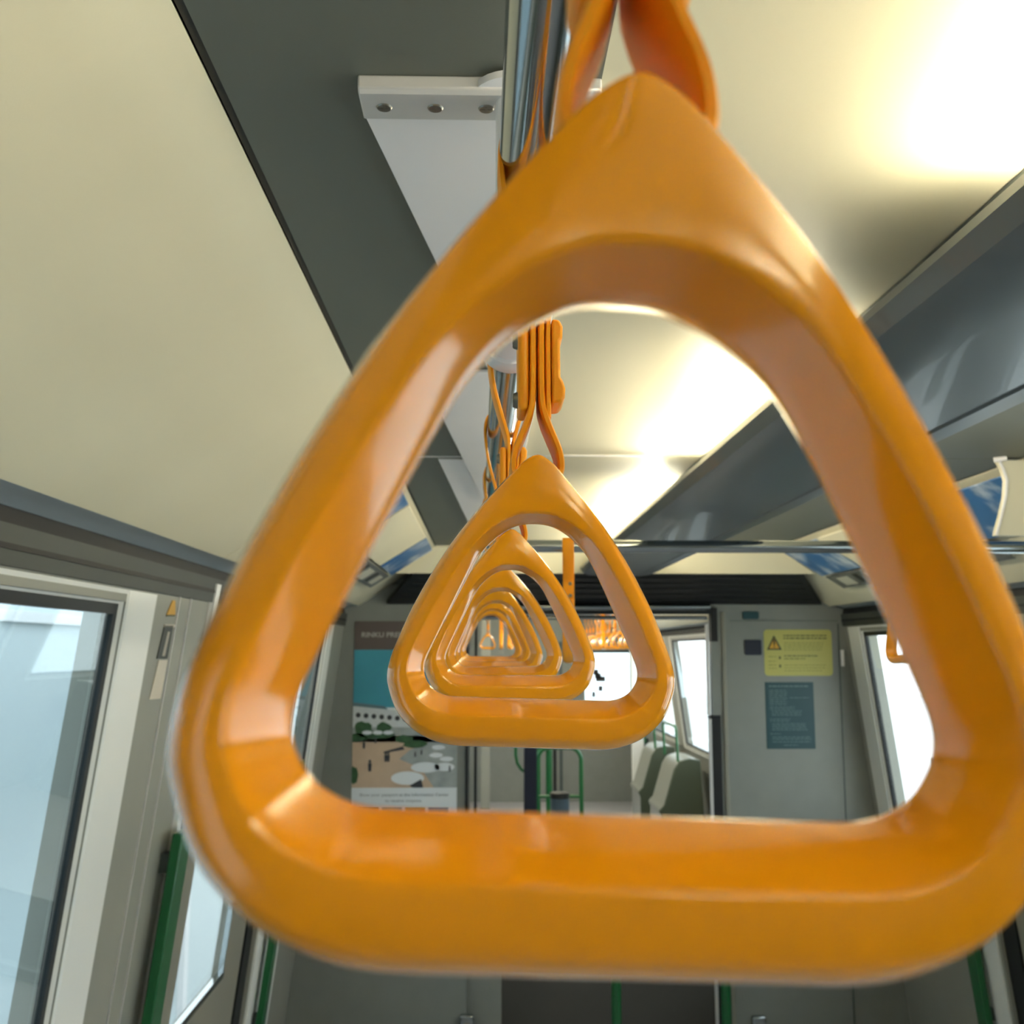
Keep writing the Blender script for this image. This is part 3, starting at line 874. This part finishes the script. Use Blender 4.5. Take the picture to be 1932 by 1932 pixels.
def make_handle():
    root = empty('strap_handle', (0, 0, 0), 'x', 'strap handle')
    z0 = -(RZ - ZB)       # ring foot relative to the rail centre
    g = ring_mesh(); o = g.build('grip_ring', 'ring', root, smooth=60); o.location = (0, 0, z0)
    R = strap_path(); full = R + [(-x, z) for x, z in R[-2:0:-1]]
    c = catmull([(x, z) for x, z in R], 4, lambda p: (-p[0], p[1]))
    c = c + [(-x, z) for x, z in c[-2:0:-1]]
    o = ribbon(c, .0030, .027).build('strap_band', 'strap', root, smooth=50); o.location = (0, 0, z0)
    strap = o
    # inner overlapping tail
    tail = [(.0052, .150), (.0051, .164), (.0051, .182), (.0052, .1950), (.0056, .2000)]
    o = ribbon(tail, .0026, .025, closed=False).build('strap_tail', 'strap', root); o.location = (0, 0, z0)
    # buckle plates
    m2 = MB(); m2.prism([(-.0038, -.0128, .153), (-.0038, .0128, .153), (-.0038, .0128, .196), (-.0038, -.0128, .196)], (-.0050, 0, 0))
    bk = m2.build('buckle_plate', 'strap', root, bevel=.0022, seg=3); bk.location = (0, 0, z0)
    for zz in (.1595, .1880):
        m2 = MB(); m2.cyl((-.0086, -.004, zz), (-1, 0, 0), .0042, .0022, 16, .0034)
        m2.box(-.0111, -.0106, -.0070, -.0010, zz - .0005, zz + .0005); m2.box(-.0111, -.0106, -.0045, -.0035, zz - .003, zz + .003)
        m2.build('screw', 'screw', bk)
    m2 = MB(); pr = [(x_, z_ - .007) for x_, z_ in [(.0068, .1635), (.0112, .1640), (.0128, .1662), (.0130, .1705), (.0120, .1740), (.0108, .1760), (.0106, .1930), (.0118, .1945), (.0120, .2000), (.0104, .2032), (.0068, .2036)]]
    m2.prism([(x, -.0125, z) for x, z in pr], (0, .025, 0)); o = m2.build('buckle_clip', 'strap', root, bevel=.0012, seg=2); o.location = (0, 0, z0)
    return root


ord_ = ['nearest and largest orange strap handle, its blurred ring filling the photo',
        'second orange strap handle, its sharp ring framed inside the nearest ring',
        'third orange strap handle in the nested row under the steel rail, inside the second ring',
        'fourth orange strap handle in the nested row under the steel rail, inside the third ring',
        'fifth orange strap handle in the nested row under the steel rail, inside the fourth ring',
        'sixth orange strap handle in the nested row, just in front of the innermost large ring',
        'seventh orange strap handle, last of the nested row, its small opening showing the next car']
G1 = 'orange strap handles in a row on the left hand rail'
first = make_handle()
PITCH = .318
YH = .158
tw = [(2.0, 0, 0), (1.7, 0, 0), (0.4, 0, 2), (-.5, 0, -1.5), (.6, 0, 3), (-.4, 0, -1), (.2, 0, 1)]
offs = [(.0001, -.0022), (.0029, -.0013), (.0006, 0), (-.0004, 0), (0, 0), (0, 0), (0, 0)]
for i in range(7):
    h = first if i == 0 else copy_tree(first)
    h.location = rail_at(YH + PITCH * i) + Vector((offs[i][0], 0, offs[i][1]))
    h.rotation_euler = (0, 0, math.radians(tw[i][2]))
    for ch in h.children:
        if ch.name.startswith('grip_ring'):      # each ring hangs a little askew on its own hub
            hub = Vector((0, 0, .122)); R_ = Matrix.Rotation(math.radians(tw[i][0]), 3, 'Y')
            ch.rotation_euler = (0, math.radians(tw[i][0]), 0); ch.location = Vector((0, 0, -(RZ - ZB))) + hub - R_ @ hub
    h['label'] = ord_[i]; h['category'] = 'strap handle'; h['group'] = G1
h = copy_tree(first); h.location = (.198, YR, rail_at(YR).z); h.rotation_euler = (0, 0, math.radians(84))
h['label'] = 'orange strap handle turned edge-on, hanging from the cross rail behind the second ring'; h['group'] = 'orange strap handles on the cross rail'
h = copy_tree(first); h.location = (.985, YR, rail_at(YR).z); h.rotation_euler = (0, 0, math.radians(90))
h['label'] = 'orange strap handle on the cross rail, peeping out behind the nearest ring\'s right arm'; h['group'] = 'orange strap handles on the cross rail'

# ------------------------------------------------------------------ gangway and next car
mb = MB()
for k in range(9):
    y = YB + .05 + k * .075
    mb.box(OX0 - .10, OX0 - .05, y, y + .05, ZF, .30); mb.box(OX1 + .18, OX1 + .22, y, y + .05, ZF, .30); mb.box(OX0 - .1, OX1 + .1, y, y + .05, .27, .32)
mb.box(OX0 - .14, OX0 - .10, YB + .05, 5.3, ZF, .32); mb.box(OX1 + .22, OX1 + .26, YB + .05, 5.3, ZF, .32); mb.box(OX0 - .14, OX1 + .14, YB + .05, 5.3, .32, .36)
struct(mb.build('wall_bellows', 'bellows'))
mb = MB()
mb.prism([(sx(-1, ZF), 5.3, ZF), (OX0, 5.3, ZF), (OX0, 5.3, .5), (-.7, 5.3, .5)], (0, .05, 0))
mb.prism([(sx(1, ZF), 5.3, ZF), (OX1 + .17, 5.3, ZF), (OX1 + .17, 5.3, .5), (1.7, 5.3, .5)], (0, .05, 0))
mb.box(OX0, OX1 + .17, 5.3, 5.35, .215, .5)
struct(mb.build('wall_gangway', 'bulk'))
wa, wb = at(1104, 1340, YE), at(1188, 1226, YE)
mb = MB(); mb.box(CX - 1.5, wa.x, YE, YE + .06, ZF, .5); mb.box(wb.x, CX + 1.5, YE, YE + .06, ZF, .5); mb.box(wa.x, wb.x, YE, YE + .06, ZF, wa.z); mb.box(wa.x, wb.x, YE, YE + .06, wb.z, .5)
struct(mb.build('wall_end', 'bulk'))
def vbar(px0_, px1_, py0, py1, Y, name, m_, lab, cat, dep=.04):
    a_, b_ = at(px0_, py1, Y), at(px1_, py0, Y)
    z0 = max(a_.z, ZF + (.013 if Y < 5.3 else 0)); mb = MB(); mb.box(a_.x, b_.x, Y - dep, Y, z0, b_.z)
    return tag(mb.build(name, m_, bevel=.004), lab, cat)
vbar(905, 925, 1150, 1900, 11.2, 'cab_pillar', 'wall', 'pale upright pillar at the far left of the next car', 'pillar')
vbar(988, 1011, 1200, 1560, 8.0, 'floor_column', 'navy', 'black upright column in the middle of the next car', 'column', .1)
mb = MB()   # details of the end wall
for (x0, x1, m_) in ((1044, 1050, 'black'), (1056, 1062, 'bulkdark')):
    a_, b_ = at(x0, 1500, YE), at(x1, 1500, YE); mb.use(m_); mb.box(a_.x, b_.x, YE - .01, YE, ZF, .1)
struct(mb.build('trim_16'))
a_, b_ = at(1104, 1332, YE), at(1188, 1232, YE)
r_ = empty('window_20', ((a_.x + b_.x) / 2, YE, a_.z)); struct(r_); off = -Vector(r_.location)
mb = MB(); mb.box(wa.x, wb.x, YE + .02, YE + .03, wa.z, wb.z); o = mb.build('window_glass', 'glasst', r_); o.location = off
mb = MB(); mb.box(b_.x, b_.x + .05, YE - .03, YE - .001, a_.z - .3, b_.z + .05); mb.box(a_.x - .03, b_.x, YE - .03, YE - .001, b_.z, b_.z + .05); o = mb.build('window_frame', 'bulkdark', r_); o.location = off
mb = MB()
for (x, y, w_) in ((1128, 1275, 6), (1133, 1281, 9), (1124, 1268, 5), (1133, 1299, 4), (1120, 1310, 3)):
    c_ = at(x, y, YE + .015); mb.box(c_.x - w_ * .006, c_.x + w_ * .006, YE + .012, YE + .019, c_.z - .03, c_.z + .03)
o = mb.build('window_marks', 'figure', r_); o.location = off
vbar(1193, 1212, 1215, 1512, 10.6, 'cab_pillar', 'white', 'pale upright pillar in the next car beside the far right window', 'pillar', .06)
vbar(1216, 1223, 1392, 1474, 10.4, 'cab_pillar', 'black', 'thin black upright strip in the next car beside the pale pillar', 'pillar', .03)

# green arch rail and bin in the next car
def arch(cx_, Y, w_, ztop, lab, r=.02, zmid=None, foot=ZF):
    root = empty('arch_rail', (cx_, Y, foot), lab, 'grab rail')
    pts = [(-w_ / 2, 0, 0)]; hh = ztop - foot; rr = w_ * .28
    for k in range(9):
        a_ = PI - k * PI / 16; pts.append((-w_ / 2 + rr + rr * math.cos(a_), 0, hh - rr + rr * math.sin(a_)))
    for k in range(9):
        a_ = PI / 2 - k * PI / 16; pts.append((w_ / 2 - rr + rr * math.cos(a_), 0, hh - rr + rr * math.sin(a_)))
    pts.append((w_ / 2, 0, 0))
    m2 = MB(); m2.tube(pts, r, 14); m2.build('rail_tube', 'green', root)
    if zmid:
        m2 = MB(); m2.tube([(-w_ / 2, 0, zmid - foot), (w_ / 2, 0, zmid - foot)], r * .8, 12); m2.build('rail_crossbar', 'green', root)
    return root
a_, b_ = at(1014, 1503, 8.3), at(1097, 1503, 8.3)
arch((a_.x + b_.x) / 2, 8.3, b_.x - a_.x, at(0, 1413, 8.3).z, 'green arched grab rail with a crossbar around the grey bin in the next car', .017, a_.z)
a_ = at(1025, 1500, 9.0); arch(a_.x, 9.0, .1, at(0, 1414, 9.0).z, 'second narrow green arched rail just behind the left leg of the larger arch', .028)
c_ = at(1057, 1500, 8.0); mb = MB()
root = empty('litter_bin', (c_.x, 8.05, ZF), 'blue grey round bin inside the green arch rail in the next car', 'bin')
ht = c_.z - ZF
mb.tube([(0, 0, 0), (0, 0, ht * .98)], [.066, .072], 24); mb.build('bin_body', 'bin', root)
mb = MB(); mb.tube([(0, 0, ht * .95), (0, 0, ht * 1.02), (0, 0, ht * 1.03)], [.075, .075, .06], 24); mb.build('bin_rim', 'black', root)
# curved green rail left of the black column
P = [at(x, y, 7.95) for x, y in ((973, 1400), (973, 1425), (976, 1440), (983, 1451), (992, 1457))]
mb = MB(); mb.tube([p - P[-1] for p in P], .012, 12); tag(mb.build('curved_rail', 'green', loc=P[-1]), 'thin curved green rail left of the black column in the next car', 'grab rail')
P = [at(978, 1325, 8.6)]
# lower U-rail before the gangway (its posts show under the large ring)
a_, b_ = at(1163, 1890, 4.5), at(1370, 1890, 4.5)
arch((a_.x + b_.x) / 2, 4.5, b_.x - a_.x, at(0, 1690, 4.5).z, 'green U-shaped rail whose two posts show below the largest ring', .0205)
# dark cabinet seen low in the gangway and chrome sill
mb = MB(); z = at(0, 1921, YB).z
mb.tube([(OX0 + .05, YB + .06, ZF + .03), (OX1 - .02, YB + .06, ZF + .03)], .012, 12); tag(mb.build('door_sill', 'chrome'), 'thin shiny sill bar across the floor of the gangway', 'sill')
a_, b_ = at(905, 1900, 4.64), at(946, 1900, 4.64)
mb = MB(); mb.box(OX0 - .0, b_.x, 4.652, 4.70, ZF + .012, at(0, 1700, 4.64).z); struct(mb.build('trim_17', 'bulk'))

# seats along the right side of the next car with green handles
def seat(Y, lab, g):
    x = at(1270, 1440, Y).x
    root = empty('bench_seat', (1.30, Y, ZF), lab, 'seat', g)
    m2 = MB()
    pr = [(0, 0), (.0, .42), (-.02, .46), (.02, .50), (.10, .76), (.14, .82), (.22, .84), (.30, .83), (.34, 0)]
    m2.prism([(x_ + .03, -.32, z_) for x_, z_ in pr], (0, .58, 0)); m2.build('seat_shell', 'seat', root, bevel=.02, seg=3)
    m2 = MB(); m2.prism([(x_ * 1.0 + .02, -.352, z_ * 1.01) for x_, z_ in pr], (0, .03, 0)); m2.build('seat_end', 'seatdark', root, bevel=.008)
    m2 = MB(); m2.tube([(.16, -.30, .82), (.15, -.30, 1.05), (.15, -.27, 1.08), (.15, .25, 1.08), (.15, .28, 1.05), (.16, .28, .82)], .010, 12); m2.build('seat_handle', 'green', root)
    return root
for i, Y in enumerate((8.25, 9.3)):
    seat(Y, 'grey bench seat with a green handle by the bright window, %s in the row' % ('nearer', 'farther')[i], 'bench seats in the next car')
for i, Y in enumerate((9.6,)):
    mb = MB(); mb.box(-.62, -.18, Y - .4, Y + 1.6, ZF, ZF + .45); mb.box(-.70, -.62, Y - .4, Y + 1.6, ZF + .45, ZF + .9)
# next car rails and handles
DZ = .055
mb = MB(); mb.tube([(RXL, 5.6, RZ + DZ), (RXL, 10.6, RZ + DZ)], RR, 20); tag(mb.build('hand_rail', 'chrome'), 'overhead steel rail in the next car seen through the smallest ring opening', 'hand rail')
mb = MB(); mb.tube([(RXR, 5.6, RZ + DZ), (RXR, 10.6, RZ + DZ)], RR, 20); tag(mb.build('hand_rail', 'chrome'), 'overhead steel rail in the next car carrying the cluster of small orange handles', 'hand rail')
NG = 'small orange strap handles in the next car'
for (x, Y, rz, lab) in ((RXL, 8.2, 4, 'tiny orange strap handle facing the camera, seen through the smallest ring opening'),
                        (.125, 8.0, 88, 'tiny orange strap handle seen edge-on in the next car, just right of the facing one'),
                        (.195, 8.0, 78, 'tiny orange strap handle turned half away, rightmost of three in the smallest ring opening')):
    h = copy_tree(first); h.location = (x, Y, RZ + DZ + .0); h.rotation_euler = (0, 0, math.radians(rz)); h['label'] = lab; h['group'] = NG
mb = MB(); mb.tube([(RXL, 8.0, RZ + DZ), (RXR, 8.0, RZ + DZ)], RR, 20); tag(mb.build('cross_rail', 'chrome'), 'steel rail crossing the next car overhead', 'hand rail')
for i in range(13):
    h = copy_tree(first); h.location = (RXR, 6.15 + .315 * i, RZ + DZ); h.rotation_euler = (0, math.radians(random.uniform(-3, 3)), math.radians(random.uniform(-12, 12)))
    h['label'] = 'one of the overlapping orange strap handles clustered on the right rail of the next car'; h['group'] = 'clustered orange handles in the next car'
h = copy_tree(first); h.location = (.91, 8.0, RZ + DZ); h.rotation_euler = (0, 0, math.radians(86)); h['label'] = 'orange strap handle edge-on as a solid bar before the handle cluster in the next car'; h['group'] = NG

# ------------------------------------------------------------------ outside
mb = MB(); mb.box(-60, 60, -60, 80, -3.35, -3.3); struct(mb.build('ground', 'ground'))
r_ = empty('platform_screen', (-2.6, 0, -1.7), 'pale blue grey platform wall outside the left windows', 'platform wall')
mb = MB(); mb.box(-.1, 0, -6, 14, -1.6, 2.6); mb.build('wall_panel', 'station', r_)
for y in range(-5, 14, 2):
    mb = MB(); mb.box(0, .05, y + .3, y + .42, -1.6, 2.6); mb.build('screen_mullion', 'stationw', r_)
mb = MB(); mb.box(0, .04, -6, 14, 1.86, 1.92); mb.build('screen_beam', 'stationw', r_)

# lift everything so that the floor is at z = 0
for o in list(S.objects):
    if o.parent is None:
        o.location.z += H
